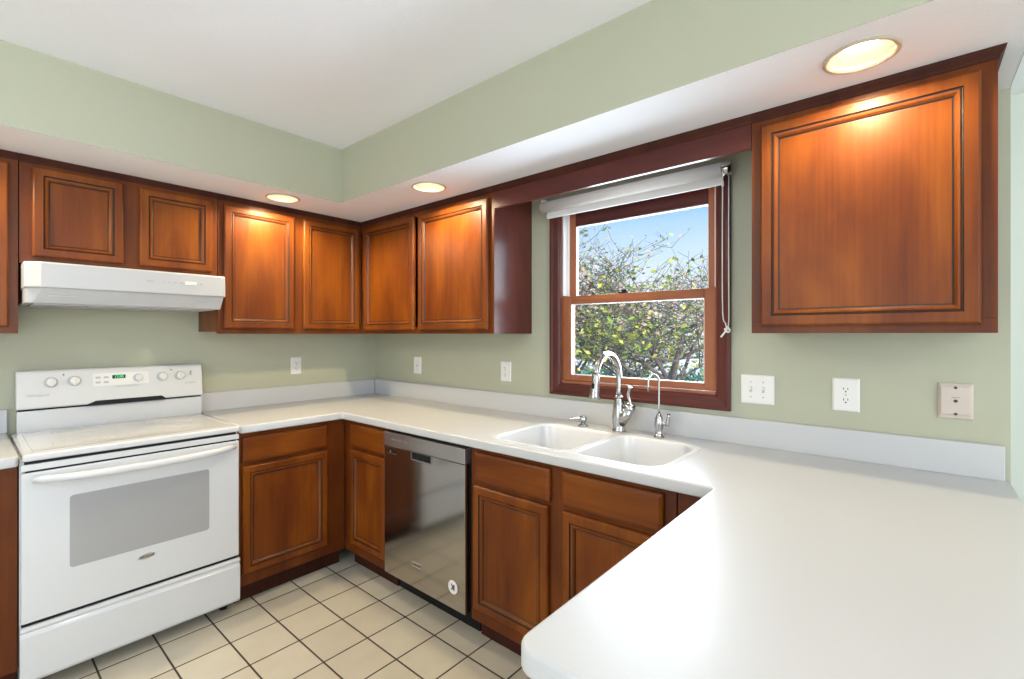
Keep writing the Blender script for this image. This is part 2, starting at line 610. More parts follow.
# patio door and front window frames (seen only from inside the room)
d1 = struct('door_1', MB().box(XL - 0.08, XL + 0.02, -3.84, -3.76, 0, 2.19).box(XL - 0.08, XL + 0.02, -1.44, -1.36, 0, 2.19).box(XL - 0.08, XL + 0.02, -3.84, -1.36, 2.11, 2.19).box(XL - 0.06, XL, -2.64, -2.56, 0, 2.11), 'vinyl', origin=(XL, -2.6, 0))
w2 = struct('window_2', MB().box(-4.09, -4.0, YF - 0.08, YF + 0.02, 0.6, 2.25).box(-1.2, -1.11, YF - 0.08, YF + 0.02, 0.6, 2.25).box(-4.09, -1.11, YF - 0.08, YF + 0.02, 0.6, 0.69).box(-4.09, -1.11, YF - 0.08, YF + 0.02, 2.16, 2.25), 'vinyl', origin=(-2.6, YF, 0.6))

# ------------------------------------------------------------------ kitchen window
def window():
    x_in = -0.02
    win = MB()
    # jamb liner boards inside the opening
    t = 0.012
    win.box(0, 0.13, WY1 - 0.001, WY1 - t + 0.012, WZ0, WZ1).box(0, 0.13, WY0, WY0 + 0.004, WZ0, WZ1).box(0, 0.13, WY0, WY1, WZ1 - 0.004, WZ1).box(0, 0.13, WY0, WY1, WZ0, WZ0 + 0.012)
    w = struct('window_1', win, 'sash', origin=(0, (WY0 + WY1) / 2, WZ0))
    # mitred casing, stepped profile (inset, thickness)
    OY0, OY1, OZ0, OZ1 = -2.597, -1.672, 1.045, 2.066
    prof = [(0, 0.0005), (0, 0.016), (0.004, 0.02), (0.014, 0.02), (0.02, 0.017), (0.05, 0.013), (0.056, 0.011), (0.062, 0.008), (0.064, 0.0005)]
    c = MB()
    rings = []
    for ins, th in prof:
        k = ins / 0.064
        y0 = OY0 + (WY0 - OY0) * k; y1 = OY1 + (WY1 - OY1) * k
        z0 = OZ0 + (WZ0 - OZ0) * k; z1 = OZ1 + (WZ1 - OZ1) * k
        rings.append([(-th, y0, z0), (-th, y1, z0), (-th, y1, z1), (-th, y0, z1)])
    for a, b in zip(rings, rings[1:]):
        for i in range(4):
            j = (i + 1) % 4
            c.faces([a[i], a[j], b[j], b[i]], [(0, 1, 2, 3)], mi=(1 if i % 2 == 0 else 0))
    co = c.build('casing', ['casing', 'casing_y'], w)
    co['label'] = 'purplish brown stained wooden window casing'
    # white vinyl side tracks
    for yy in (WY1 - 0.004, WY0 + 0.0):
        s = -1 if yy > -2 else 1
        j = MB().box(0.004, 0.0485, yy, yy + s * 0.008, 1.572, 2.012).box(0.044, 0.0485, yy, yy + s * 0.016, 1.572, 2.012)
        j.build('jamb_track', 'vinyl', w)

    def sash(x0, x1, y0, y1, z0, z1, gy0, gy1, gz0, gz1, mv, mh):
        s = MB()
        s.box(x0, x1, y0, gy0, z0, z1, 0).box(x0, x1, gy1, y1, z0, z1, 0)
        s.box(x0 + 0.001, x1 - 0.001, gy0, gy1, z0, gz0, 1).box(x0 + 0.001, x1 - 0.001, gy0, gy1, gz1, z1, 1)
        o = s.build('sash', [mv, mh], w, bevel=0.003)
        b = MB()
        m = 0.0035
        xm = (x0 + x1) / 2
        for q in ((gy0, gy0 + m, gz0, gz1), (gy1 - m, gy1, gz0, gz1), (gy0, gy1, gz0, gz0 + m), (gy0, gy1, gz1 - m, gz1)):
            b.box(xm - 0.010, xm + 0.008, *q)
        b.build('glazing_bead', 'vinyl', o)
        p = MB().box(xm, xm + 0.004, gy0 + m, gy1 - m, gz0 + m, gz1 - m)
        p.build('pane', 'glass', o)
        return o
    lo = sash(0.008, 0.042, -2.530, -1.744, 1.122, 1.568, -2.483, -1.792, 1.152, 1.526, 'sash', 'sash_y')
    lo['label'] = 'lower window sash of orange-brown wood'
    up = sash(0.050, 0.084, -2.522, -1.752, 1.526, 2.015, -2.487, -1.796, 1.562, 1.945, 'sash', 'casing_y')  # purple casing colour on these rails stands in for reflected sky
    up['label'] = 'upper window sash with the sky behind it'
    k = MB().box(0.012, 0.04, -2.12, -2.07, 1.568, 1.576, bev=0.002).box(0.016, 0.032, -2.11, -2.085, 1.575, 1.588, bev=0.003)
    k.build('sash_lock', 'black', w)


window()

# ------------------------------------------------------------------ cabinets
def ring_panel(mb, O, U, N, w, h, prof, glaze_rings=(), mi=0, gi=1, cap=True):
    """nested rectangles in the plane (U, z) standing off along N: a moulded door front"""
    O, U, N = Vector(O), Vector(U), Vector(N)
    Z = Vector((0, 0, 1))
    rings = []
    for ins, th in prof:
        rings.append([mb.bm.verts.new(O + U * a + Z * b + N * th) for a, b in ((ins, ins), (w - ins, ins), (w - ins, h - ins), (ins, h - ins))])
    for k, (a, b) in enumerate(zip(rings, rings[1:])):
        for i in range(4):
            j = (i + 1) % 4
            f = mb.bm.faces.new((a[i], a[j], b[j], b[i]))
            f.material_index = gi if k in glaze_rings else mi
    if cap:
        mb.bm.faces.new(rings[-1]).material_index = mi
    mb.bm.faces.new(rings[0][::-1]).material_index = mi


DOOR_P = [(0, 0.0005), (0, 0.013), (0.003, 0.017), (0.007, 0.020), (0.034, 0.020), (0.036, 0.0155), (0.039, 0.0145), (0.042, 0.0185), (0.047, 0.0175), (0.053, 0.011), (0.0555, 0.008), (0.058, 0.0085)]
DOOR_G = (4, 5, 9, 10)
DRAW_P = [(0, 0.0005), (0, 0.012), (0.003, 0.015), (0.010, 0.0185), (0.014, 0.020)]


def door(name, parent, O, U, N, w, h, kind='door', label=None):
    mb = MB()
    if kind == 'door':
        ring_panel(mb, O, U, N, w, h, DOOR_P, DOOR_G)
        mats = ['wood', 'glaze']
    else:
        ring_panel(mb, O, U, N, w, h, DRAW_P, ())
        mats = ['wood_x' if abs(U[0]) > 0.5 else 'wood_y', 'glaze']
    o = mb.build(name, mats, parent)
    if label: o['label'] = label
    return o


def crown(parent, path, inner):
    """small crown under the soffit; path of 2D corner points on the cabinet face, outward offset by profile"""
    prof = [(0.0, ZS - 0.030), (0.003, ZS - 0.030), (0.005, ZS - 0.022), (0.013, ZS - 0.009), (0.016, ZS - 0.001), (0.0, ZS - 0.001)]
    mb = MB()
    n = len(path)
    rings = []
    for i in range(n):
        p = Vector(path[i])
        d_in = (p - Vector(path[i - 1])).normalized() if i > 0 else None
        d_out = (Vector(path[i + 1]) - p).normalized() if i < n - 1 else None
        nrm = []
        for d in (d_in, d_out):
            if d is not None:
                nrm.append(Vector((d.y, -d.x)))
        if len(nrm) == 2:
            m = (nrm[0] + nrm[1])
            m = m / m.dot(nrm[0])
        else:
            m = nrm[0]
        rings.append([mb.bm.verts.new((p.x + m.x * o_, p.y + m.y * o_, z)) for o_, z in prof])
    k = len(prof)
    for a, b in zip(rings, rings[1:]):
        for i in range(k):
            j = (i + 1) % k
            mb.bm.faces.new((a[i], a[j], b[j], b[i]))
    mb.bm.faces.new(rings[0]); mb.bm.faces.new(rings[-1][::-1])
    mb.build('crown_moulding', 'wood_dark', parent)


FX = -0.315     # face-frame front of the upper cabinets (both runs)
TOP = ZS - 0.0015
G = 0.0015


def upper(label, axis, a0, a1, z0, doors, frame_label=None, crown_path=None, group='cherry wall cabinets'):
    """axis 'x': cabinet on the back wall from x=a0 to a1; axis 'y': on the window wall from y=a0 to a1 (a0<a1)"""
    if axis == 'x':
        t = thing('wall_cabinet', ((a0 + a1) / 2, -0.16, z0), label, 'cabinet', group)
        c = MB().box(a0, a1, FX + 0.018, -G, z0 + 0.012, TOP)
        c.build('carcass', 'wood', t, bevel=0.001)
        f = MB().box(a0, a1, FX, FX + 0.018, z0, z0 + 0.04).box(a0, a1, FX, FX + 0.018, TOP - 0.055, TOP)
        xs = [a0] + [v for (d0, d1, _, _) in doors for v in (d0 + 0.012, d1 - 0.012)] + [a1]
        for i in range(0, len(xs), 2):
            f.box(xs[i], xs[i + 1], FX, FX + 0.018, z0 + 0.04, TOP - 0.055)
        f.build('face_frame', 'frame', t, bevel=0.0008)
        for d0, d1, dz0, dz1 in doors:
            door('door', t, (d0, FX, dz0), (1, 0, 0), (0, -1, 0), d1 - d0, dz1 - dz0)
    else:
        t = thing('wall_cabinet', (-0.16, (a0 + a1) / 2, z0), label, 'cabinet', group)
        c = MB().box(FX + 0.018, -G, a0, a1, z0 + 0.012, TOP)
        c.build('carcass', 'wood_dark', t, bevel=0.001)
        f = MB().box(FX, FX + 0.018, a0, a1, z0, z0 + 0.04).box(FX, FX + 0.018, a0, a1, TOP - 0.055, TOP)
        ys = [a0] + [v for (d0, d1, _, _) in doors for v in (d0 + 0.012, d1 - 0.012)] + [a1]
        for i in range(0, len(ys), 2):
            f.box(FX, FX + 0.018, ys[i], ys[i + 1], z0 + 0.04, TOP - 0.055)
        f.build('face_frame', 'frame', t, bevel=0.0008)
        for d0, d1, dz0, dz1 in doors:
            door('door', t, (FX, d0, dz0), (0, 1, 0), (-1, 0, 0), d1 - d0, dz1 - dz0)
    if crown_path:
        crown(t, crown_path, None)
    return t


ZB = 1.370
upper('wall cabinet at the far left edge reaching lower than the hood', 'x', -2.60, -1.935, ZB, [(-2.53, -1.962, 1.398, 2.078)],
      crown_path=[(-2.60, FX), (-1.934, FX)])
upper('short two-door wall cabinet directly above the white range hood', 'x', -1.932, -1.192, 1.668, [(-1.895, -1.590, 1.698, 2.082), (-1.529, -1.218, 1.698, 2.078)],
      crown_path=[(-1.9325, FX), (-1.1915, FX)])
upper('tall two-door wall cabinet between the hood and the room corner', 'x', -1.189, -0.317, ZB, [(-1.163, -0.780, 1.398, 2.073), (-0.725, -0.345, 1.398, 2.073)],
      crown_path=[(-1.1895, FX), (FX, FX)])
tw = upper('two-door wall cabinet from the corner to the left of the window', 'y', -1.535, -0.317, ZB, [(-0.899, -0.362, 1.392, 2.073), (-1.507, -0.939, 1.392, 2.073)],
      crown_path=[(FX, FX), (FX, -1.536)])
# the side panel towards the window, a polished panel that mirrors the pane
sp_ = MB().box(FX + 0.001, -G, -1.5385, -1.5352, ZB, TOP).build('side_panel', 'casing', tw)
sp_['label'] = 'purplish brown polished side panel facing the window'
tr_ = upper('large single-door wall cabinet to the right of the window', 'y', -3.348, -2.750, ZB, [(-3.316, -2.780, 1.394, 2.074)],
      crown_path=[(FX, -2.7495), (FX, -3.348), (-G, -3.348)])

vl = thing('valance', (-0.31, -2.14, 2.012), 'long brown wooden valance board above the window joining the cabinets', 'valance')
MB().box(FX, FX + 0.02, -2.7485, -1.5395, 2.012, TOP).build('valance_board', 'casing_y', vl, bevel=0.001)
crown(vl, [(FX, -1.5385), (FX, -2.749)], None)

BX = -0.612     # face frame front of the base cabinets
CZ0 = 0.874     # underside of the worktop


def base(label, axis, a0, a1, fronts, toe=True, group='cherry base cabinets', fl=None):
    """fronts: (kind, lo, hi, z0, z1)"""
    if axis == 'x':
        t = thing('base_cabinet', ((a0 + a1) / 2, -0.3, 0), label, 'cabinet', group)
        MB().box(a0, a1, BX + 0.018, -G, 0.10, CZ0 - 0.001).build('carcass', 'wood_dark', t)
        MB().box(a0, a1, BX + 0.02, BX + 0.0, 0.10, CZ0 - 0.001).build('face_frame', 'frame', t, bevel=0.001)
        MB().box(a0, a1, -0.55, -0.02, 0.0, 0.0995).build('toe_kick', 'wood_dark', t)
        for kind, lo, hi, z0, z1 in fronts:
            door(kind, t, (lo, BX, z0), (1, 0, 0), (0, -1, 0), hi - lo, z1 - z0, 'door' if kind == 'door' else 'drawer')
    else:
        t = thing('base_cabinet', (-0.3, (a0 + a1) / 2, 0), label, 'cabinet', group)
        MB().box(BX + 0.018, -G, a0, a1, 0.10, CZ0 - 0.001 if 'sink' not in label else 0.70).build('carcass', 'wood_dark', t)
        MB().box(BX + 0.02, BX + 0.0, a0, a1, 0.10, CZ0 - 0.001).build('face_frame', 'frame', t, bevel=0.001)
        MB().box(-0.55, -0.02, a0, a1, 0.0, 0.0995).build('toe_kick', 'wood_dark', t)
        for kind, lo, hi, z0, z1 in fronts:
            door(kind, t, (BX, lo, z0), (0, 1, 0), (-1, 0, 0), hi - lo, z1 - z0, 'door' if kind == 'door' else 'drawer')
    return t


DR, DO = (0.722, 0.850), (0.160, 0.703)
base('base cabinet at the far left edge beside the range', 'x', -2.60, -1.9535, [('drawer', -2.55, -2.012, *DR), ('door', -2.55, -2.012, *DO)])
base('base cabinet with one drawer and one door, right of the white range', 'x', -1.193, -0.614, [('drawer', -1.178, -0.728, *DR), ('door', -1.178, -0.728, *DO)])
base('narrow base cabinet between the corner and the dishwasher', 'y', -1.047, -0.6145, [('drawer', -1.036, -0.700, *DR), ('door', -1.036, -0.700, *DO)])
base('wide double-door base cabinet under the sink', 'y', -2.602, -1.676, [('drawer_front', -2.114, -1.710, *DR), ('drawer_front', -2.563, -2.168, *DR), ('door', -2.106, -1.702, *DO), ('door', -2.563, -2.172, *DO)])

# base cabinet of the third leg, below the counter along the return wall
pn = thing('base_cabinet', (-0.8, -3.05, 0), 'base cabinet under the wide near end of the counter', 'cabinet', 'cherry base cabinets')
MB().box(-1.53, -0.02, -3.385, -2.79, 0.10, CZ0 - 0.001).build('carcass', 'wood_dark', pn)
MB().box(-1.53, BX - 0.002, -2.789, -2.771, 0.10, CZ0 - 0.001).box(BX, BX + 0.018, -2.789, -2.606, 0.10, CZ0 - 0.001).build('face_frame', 'frame', pn, bevel=0.001)
MB().box(-1.50, -0.02, -3.385, -2.83, 0, 0.0995).box(-0.55, -0.1, -2.83, -2.606, 0, 0.0995).build('toe_kick', 'wood_dark', pn)
for a, b in ((-1.50, -1.09), (-1.06, -0.66)):
    door('drawer', pn, (b, -2.771, DR[0]), (-1, 0, 0), (0, 1, 0), b - a, DR[1] - DR[0], 'drawer')
    door('door', pn, (b, -2.771, DO[0]), (-1, 0, 0), (0, 1, 0), b - a, DO[1] - DO[0])

# ------------------------------------------------------------------ worktops
CT = 0.914
A, Bn = -0.653, -2.728
SX0, SX1, SY0, SY1 = -0.590, -0.142, -2.535, -1.740
ct = thing('countertop', (-0.4, -1.6, CZ0), 'white U-shaped worktop from the range round past the sink', 'countertop')
r_ = 0.035
def arc(cx, cy, r, a0, a1, n=6):
    return [(cx + r * math.cos(R(a0 + (a1 - a0) * k / n)), cy + r * math.sin(R(a0 + (a1 - a0) * k / n))) for k in range(n + 1)]
outer = [(-G, -G), (-1.1925, -G), (-1.1925, A)] + arc(A - 0.012, A - 0.012, 0.012, 90, 0) + arc(A - 0.010, Bn + 0.010, 0.010, 0, -90)
outer += arc(-1.572 + r_, Bn - r_, r_, 90, 180) + [(-1.572, YE + 0.012), (-1.56, YE + G), (-G, YE + G)]
c = MB()
c.merge(outline_mesh([outer, rrect(SX0, SX1, SY0, SY1, [0.09, 0.09, 0.09, 0.09])], CZ0, CT, 0.007))
c.build('worktop_slab', 'counter', ct)
b1 = MB().box(-1.1925, -0.0185, -0.018, -G, CT - 0.0005, 1.022, bev=0.003)
b1.build('backsplash', 'counter', ct)
MB().box(-0.018, -G, -3.392, -0.0185, CT - 0.0005, 1.022, bev=0.003).build('backsplash', 'counter', ct)
ct2 = thing('countertop', (-2.28, -0.3, CZ0), 'short white worktop at the far left of the range', 'countertop')
c = MB()
c.merge(outline_mesh([[(-2.6, -G), (-2.6, A)] + arc(-1.952 - 0.02, A + 0.02, 0.02, -90, 0) + [(-1.952, -G)]], CZ0, CT, 0.007))
c.build('worktop_slab', 'counter', ct2)
MB().box(-2.6, -1.952, -0.018, -G, CT - 0.0005, 1.022, bev=0.003).build('backsplash', 'counter', ct2)

# sink
sk = thing('kitchen_sink', (-0.36, -2.14, CT - 0.2), 'white double-bowl sink set into the worktop below the window', 'sink')
bowls = [(-0.573, -0.154, -2.148, -1.757, [0.07, 0.07, 0.055, 0.055]), (-0.573, -0.154, -2.518, -2.186, [0.055, 0.055, 0.085, 0.085])]
rim = MB()
e_ = 0.0006
rim.merge(outline_mesh([rrect(SX0 - 0.009, SX1 + 0.009, SY0 - 0.009, SY1 + 0.009, 0.099)] + [rrect(b[0] - 0.006, b[1] + 0.006, b[2] - 0.006, b[3] + 0.006, [q + 0.006 for q in b[4]]) for b in bowls], CT + 0.0001, CT + 0.0010, 0.0))
rim.build('rim', 'sinkwhite', sk)
for x0, x1, y0, y1, rr in bowls:
    mb = MB()
    lv = [(-0.006, 0.0008), (-0.003, 0.0), (0.0005, -0.003), (0.003, -0.009), (0.005, -0.02), (0.010, -0.06), (0.022, -0.13), (0.035, -0.165), (0.06, -0.180), (0.12, -0.185)]
    rings = []
    for ins, dz in lv:
        pts = rrect(x0 + ins, x1 - ins, y0 + ins, y1 - ins, [max(0.02, q - ins * 0.3) for q in rr])
        rings.append([mb.bm.verts.new((p[0], p[1], CT + dz)) for p in pts])
    n = len(rings[0])
    for a, b in zip(rings, rings[1:]):
        for i in range(n):
            f = mb.bm.faces.new((a[i], a[(i + 1) % n], b[(i + 1) % n], b[i]))
            f.smooth = True
    mb.bm.faces.new(rings[-1])
    bo = mb.build('sink_bowl', 'sinkwhite', sk)
    xm, ym = (x0 + x1) / 2, (y0 + y1) / 2
    MB().lathe([(0.046, 0), (0.046, 0.003), (0.038, 0.003), (0.034, 0.0), (0.012, -0.002)], (xm, ym, CT - 0.185), n=28).build('drain', 'chrome', bo)

# faucet
fa = thing('kitchen_faucet', (-0.094, -2.128, CT), 'brushed metal pull-down gooseneck faucet behind the sink', 'faucet')
fx, fy = -0.094, -2.128
MB().lathe([(0.032, 0.0), (0.032, 0.006), (0.0295, 0.010), (0.029, 0.03), (0.031, 0.06), (0.030, 0.09), (0.025, 0.125), (0.019, 0.15), (0.0165, 0.158)], (fx, fy, CT + 0.0005), n=32).build('faucet_body', 'chrome', fa)
MB().lathe([(0.019, 0), (0.023, 0.002), (0.023, 0.008), (0.019, 0.011)], (fx, fy, CT + 0.155), n=28).build('collar', 'chrome', fa)
ZT = CT + 0.165
arcp = [(fx, fy, ZT), (fx, fy, ZT + 0.06), (fx, fy, ZT + 0.090)]
for k in range(1, 12):
    a = PI * k / 11 * 0.93
    rad = 0.106
    arcp.append((fx - rad + rad * math.cos(a), fy, ZT + 0.092 + rad * math.sin(a)))
last = Vector(arcp[-1])
MB().tube(arcp, 0.0135, n=18, smooth_n=3).build('neck', 'chrome', fa)
d = Vector((-0.13, 0, -0.99)).normalized()
hd = MB().lathe([(0.0140, 0), (0.0165, 0.004), (0.017, 0.012), (0.018, 0.05), (0.022, 0.085), (0.0245, 0.105), (0.022, 0.109), (0.012, 0.109)], last, d, n=28).build('spray_head', 'chrome', fa)
bt = last + d * 0.055 + Vector((-0.0175, 0, 0))
MB().box(bt.x - 0.003, bt.x + 0.004, bt.y - 0.006, bt.y + 0.006, bt.z - 0.02, bt.z + 0.016, bev=0.002).build('spray_button', 'black', hd)
# side valve branch leaning towards the right with a lever
v0 = Vector((fx, fy - 0.004, CT + 0.035)); v1 = Vector((fx - 0.005, fy - 0.056, CT + 0.112))
MB().tube([v0, v0.lerp(v1, 0.5), v1], [0.026, 0.027, 0.026], n=24).build('valve_body', 'chrome', fa)
dv = (v1 - v0).normalized()
MB().lathe([(0.026, 0.0), (0.0275, 0.004), (0.0255, 0.013), (0.016, 0.022), (0.006, 0.025)], v1, dv, n=24).build('valve_cap', 'chrome', fa)
lv0 = v1 + dv * 0.015
MB().tube([lv0, lv0 + Vector((0.0, 0.005, 0.02)), lv0 + Vector((-0.002, 0.012, 0.05)), lv0 + Vector((-0.003, 0.007, 0.075)), lv0 + Vector((-0.004, 0.002, 0.088))], [0.006, 0.0065, 0.009, 0.0085, 0.0095], n=14, smooth_n=4).build('lever', 'chrome', fa)

# filter tap
ft = thing('filter_faucet', (-0.097, -2.324, CT), 'slim small gooseneck filter tap right of the main faucet', 'faucet')
gx, gy = -0.097, -2.324
MB().lathe([(0.024, 0.0), (0.024, 0.005), (0.016, 0.009), (0.0145, 0.03), (0.019, 0.05), (0.0195, 0.065), (0.016, 0.085), (0.010, 0.098), (0.007, 0.105)], (gx, gy, CT + 0.0005), n=24).build('faucet_body', 'chrome', ft)
pp = [(gx, gy, CT + 0.1), (gx, gy, CT + 0.16), (gx, gy, CT + 0.230)]
ux_, uy_ = -0.80, 0.60
for k in range(1, 10):
    a = PI * k / 9 * 0.98
    q = 0.026 * (1 - math.cos(a))
    pp.append((gx + ux_ * q, gy + uy_ * q, CT + 0.240 + 0.034 * math.sin(a)))
pp.append((pp[-1][0], pp[-1][1], CT + 0.203))
MB().tube(pp, 0.0052, n=12, smooth_n=2).build('neck', 'chrome', ft)
MB().tube([(gx, gy, CT + 0.062), (gx - 0.01, gy - 0.04, CT + 0.066)], [0.010, 0.009], n=14).build('valve_body', 'chrome', ft)
MB().lathe([(0.008, -0.01), (0.0095, 0), (0.0085, 0.012), (0.006, 0.03), (0.0075, 0.042)], (gx - 0.0115, gy - 0.043, CT + 0.066), (-0.05, -0.15, 1), n=16).build('lever', 'chrome', ft)

# soap dispenser
sd = thing('soap_dispenser', (-0.099, -1.936, CT), 'low metal soap dispenser left of the main faucet', 'soap dispenser')
sx, sy = -0.099, -1.936
MB().lathe([(0.026, 0.0), (0.026, 0.004), (0.018, 0.007), (0.012, 0.012), (0.012, 0.022)], (sx, sy, CT + 0.0005), n=24).build('base', 'chrome', sd)
MB().lathe([(0.012, 0.0), (0.019, 0.003), (0.020, 0.015), (0.018, 0.026), (0.010, 0.031)], (sx, sy, CT + 0.020), n=24).build('pump_head', 'chrome', sd)
MB().tube([(sx - 0.01, sy + 0.006, CT + 0.038), (sx - 0.035, sy + 0.028, CT + 0.041), (sx - 0.055, sy + 0.042, CT + 0.036)], [0.008, 0.006, 0.0055], n=12, smooth_n=3).build('nozzle', 'chrome', sd)

# ------------------------------------------------------------------ range
def stove():
    X0, X1, YF_ = -1.950, -1.203, -0.630
    t = thing('kitchen_range', ((X0 + X1) / 2, -0.33, 0), 'white electric range with smooth cooktop under the hood', 'stove')
    MB().box(X0, X1, YF_, -0.02, 0.055, 0.893).build('body', 'enamel', t, bevel=0.003)
    # cooktop: white frame and pale glass
    MB().box(X0 + 0.006, X1, -0.668, -0.09, 0.890, 0.918, bev=0.009, seg=3).build('cooktop_frame', 'enamel', t)
    g = MB().box(X0 + 0.035, X1 - 0.03, -0.635, -0.115, 0.916, 0.9195, bev=0.001).build('glass_cooktop', 'cook', t)
    bz = 0.9196
    for bx, by, br in ((X0 + 0.20, -0.50, 0.100), (X1 - 0.19, -0.50, 0.078), (X0 + 0.20, -0.24, 0.078), (X1 - 0.19, -0.25, 0.100)):
        m = MB()
        for r0, r1 in ((br - 0.004, br), (br * 0.62, br * 0.62 + 0.003)):
            m.lathe([(r0, 0), (r1, 0.0), (r1, 0.0004), (r0, 0.0004), (r0, 0.0)], (bx, by, bz), n=40, cap=False)
        m.build('burner_ring', 'burner', g)
    # dark gaps under the cooktop lip
    MB().box(X0 + 0.012, X1 - 0.012, YF_ - 0.018, YF_ + 0.002, 0.866, 0.889).build('vent_gap', 'black', t)
    MB().box(X0 + 0.002, X1 - 0.002, YF_ - 0.030, YF_ - 0.001, 0.854, 0.878, bev=0.003).build('vent_trim', 'enamel', t)
    MB().box(X0 + 0.014, X1 - 0.014, YF_ - 0.024, YF_ + 0.002, 0.846, 0.8545).build('door_gap', 'black', t)
    # oven door
    dz0, dz1, dy = 0.285, 0.847, -0.662
    dr = MB().box(X0 + 0.002, X1 - 0.002, dy, YF_ - 0.001, dz0, dz1, bev=0.006, seg=3).build('oven_door', 'enamel', t)
    wx0, wx1, wz0, wz1 = -1.815, -1.335, 0.452, 0.735
    pts = rrect(wx0, wx1, wz0, wz1, 0.012)
    MB().prism(pts, 'y', dy - 0.0015, dy + 0.002).build('oven_window', 'ovenglass', dr)
    # handle: bowed bar flattened into the door top
    n = 22
    pts, rad = [], []
    for i in range(n + 1):
        s = i / n
        x = X0 + 0.035 + (X1 - X0 - 0.06) * s
        bow = (1 - abs(2 * s - 1) ** 5)
        pts.append((x, dy - 0.006 - 0.038 * bow, 0.822 - 0.010 * (1 - (2 * s - 1) ** 2)))
        rad.append(0.012 + 0.004 * bow)
    MB().tube(pts, rad, n=16).build('handle', 'enamel', dr)
    # oval badge
    bd = MB().lathe([(0.03, 0), (0.03, 0.0015), (0.027, 0.002)], (0, 0, 0), (0, -1, 0), n=32)
    bd.bm.transform(Matrix.Diagonal((1.0, 1, 0.36, 1)))
    bd.bm.transform(Matrix.Translation((-1.572, dy - 0.0002, 0.412)))
    bo = bd.build('badge', 'badge', dr)
    bo['label'] = 'small silver oval badge'
    tx = MB(); tx.merge(text_mesh('Whirlpool', 0.012, (-1.572, dy - 0.0028, 0.412), (1, 0, 0), (0, 0, 1)))
    tx.build('badge_lettering', 'black', bo)
    # storage drawer
    MB().box(X0 + 0.004, X1 - 0.004, YF_ - 0.022, YF_ + 0.002, 0.262, 0.284).build('drawer_gap', 'black', t)
    dw = MB()
    prof = [(-0.630, 0.058), (-0.660, 0.062), (-0.667, 0.075), (-0.667, 0.235), (-0.662, 0.243), (-0.658, 0.252), (-0.667, 0.258), (-0.667, 0.268), (-0.662, 0.273), (-0.630, 0.273)]
    dw.prism(prof, 'x', X0 - 0.001, X1 + 0.001)
    dw.build('storage_drawer', 'enamel', t, bevel=0.003)
    for fx_ in (X0 + 0.05, X1 - 0.04):
        for fy_ in (-0.555, -0.08):
            MB().lathe([(0.018, 0.0), (0.018, 0.02), (0.010, 0.022), (0.010, 0.056)], (fx_, fy_, 0.0005), n=16).build('foot', 'black', t)
    # backguard
    X0, X1 = -1.928, -1.192
    yb = -0.075
    bg = MB()
    bg.prism([(-0.02, 0.9), (yb + 0.004, 0.9), (yb, 1.012), (-0.02, 1.012)], 'x', X0 + 0.002, X1 - 0.002)
    bgo = bg.build('backguard', 'enamel', t, bevel=0.003)
    MB().prism([(-0.025, 1.011), (yb + 0.006, 1.011), (yb + 0.006, 1.024), (-0.025, 1.024)], 'x', X0 + 0.006, X1 - 0.006).build('seam_gap', 'black', bgo)
    # tilted control panel with rounded top
    pz0, pz1 = 1.021, 1.197
    cp = MB()
    cp.prism([(-0.02, pz0), (yb - 0.012, pz0), (yb - 0.014, pz0 + 0.008), (yb + 0.008, pz1 - 0.014), (yb + 0.013, pz1 - 0.004), (yb + 0.022, pz1), (-0.02, pz1)], 'x', X0, X1)
    cpo = cp.build('control_panel', 'enamel_tex', t, bevel=0.004)
    nrm = Vector((0, -(pz1 - 0.014 - pz0 - 0.008), -0.022)).normalized()
    nrm = Vector((0, -1, 0.14)).normalized()
    upv = Vector((0, 0.14, 1)).normalized()

    def on(x, z, off=0.0):
        yy = (yb - 0.014) + (z - pz0 - 0.008) / (pz1 - 0.022 - pz0) * 0.022
        return Vector((x, yy - off, z))
    # black recessed vent below the panel (tapered)
    MB().faces([on(-1.700, 1.019, 0.001) + Vector((0, 0, -0.004)), on(-1.360, 1.019, 0.001) + Vector((0, 0, -0.004)), on(-1.385, 1.037, 0.002), on(-1.655, 1.037, 0.002),
                on(-1.700, 1.019, -0.02) + Vector((0, 0, -0.004)), on(-1.360, 1.019, -0.02) + Vector((0, 0, -0.004)), on(-1.385, 1.037, -0.02), on(-1.655, 1.037, -0.02)],
               [(0, 1, 2, 3), (7, 6, 5, 4), (0, 4, 5, 1), (1, 5, 6, 2), (2, 6, 7, 3), (3, 7, 4, 0)]).build('oven_vent', 'black', cpo)

    def knob(x, z, r):
        m = MB().lathe([(r * 1.0, 0), (r * 1.0, 0.012), (r * 0.95, 0.024), (r * 0.85, 0.027)], on(x, z, -0.001), nrm, n=28)
        k = m.build('knob', 'plate', cpo)
        c_ = on(x, z, 0.027)
        q = MB().box(-0.004, 0.004, -0.006, 0.005, -r * 0.98, r * 0.98, bev=0.0015)
        q.bm.transform(Matrix.Translation(c_) @ Matrix.Rotation(R(-8), 4, 'X'))
        q.build('grip', 'plate', k)
        s = MB().lathe([(r * 1.35, 0), (r * 1.35, 0.0022), (r * 1.2, 0.003)], on(x, z, 0.0), nrm, n=28)
        s.build('dial_ring', 'knobgrey', k)
    for x, z in ((-1.814, 1.139), (-1.732, 1.140), (-1.380, 1.138), (-1.300, 1.138)):
        knob(x, z, 0.0185)
    # raised centre keypad with clock and selector
    pad = MB().prism([(on(-1.628, 1.122).y, 0)] * 0 or rrect(-1.665, -1.440, 1.108, 1.170, 0.006), 'y', 0.0, 0.0015)
    pad.bm.transform(Matrix.Translation((0, on(0, 1.148).y - 0.0022, 0)))
    for v in pad.bm.verts:
        v.co.y += (v.co.z - 1.148) * 0.148
    pado = pad.build('keypad', 'plate', cpo)
    knob(-1.485, 1.139, 0.0155)
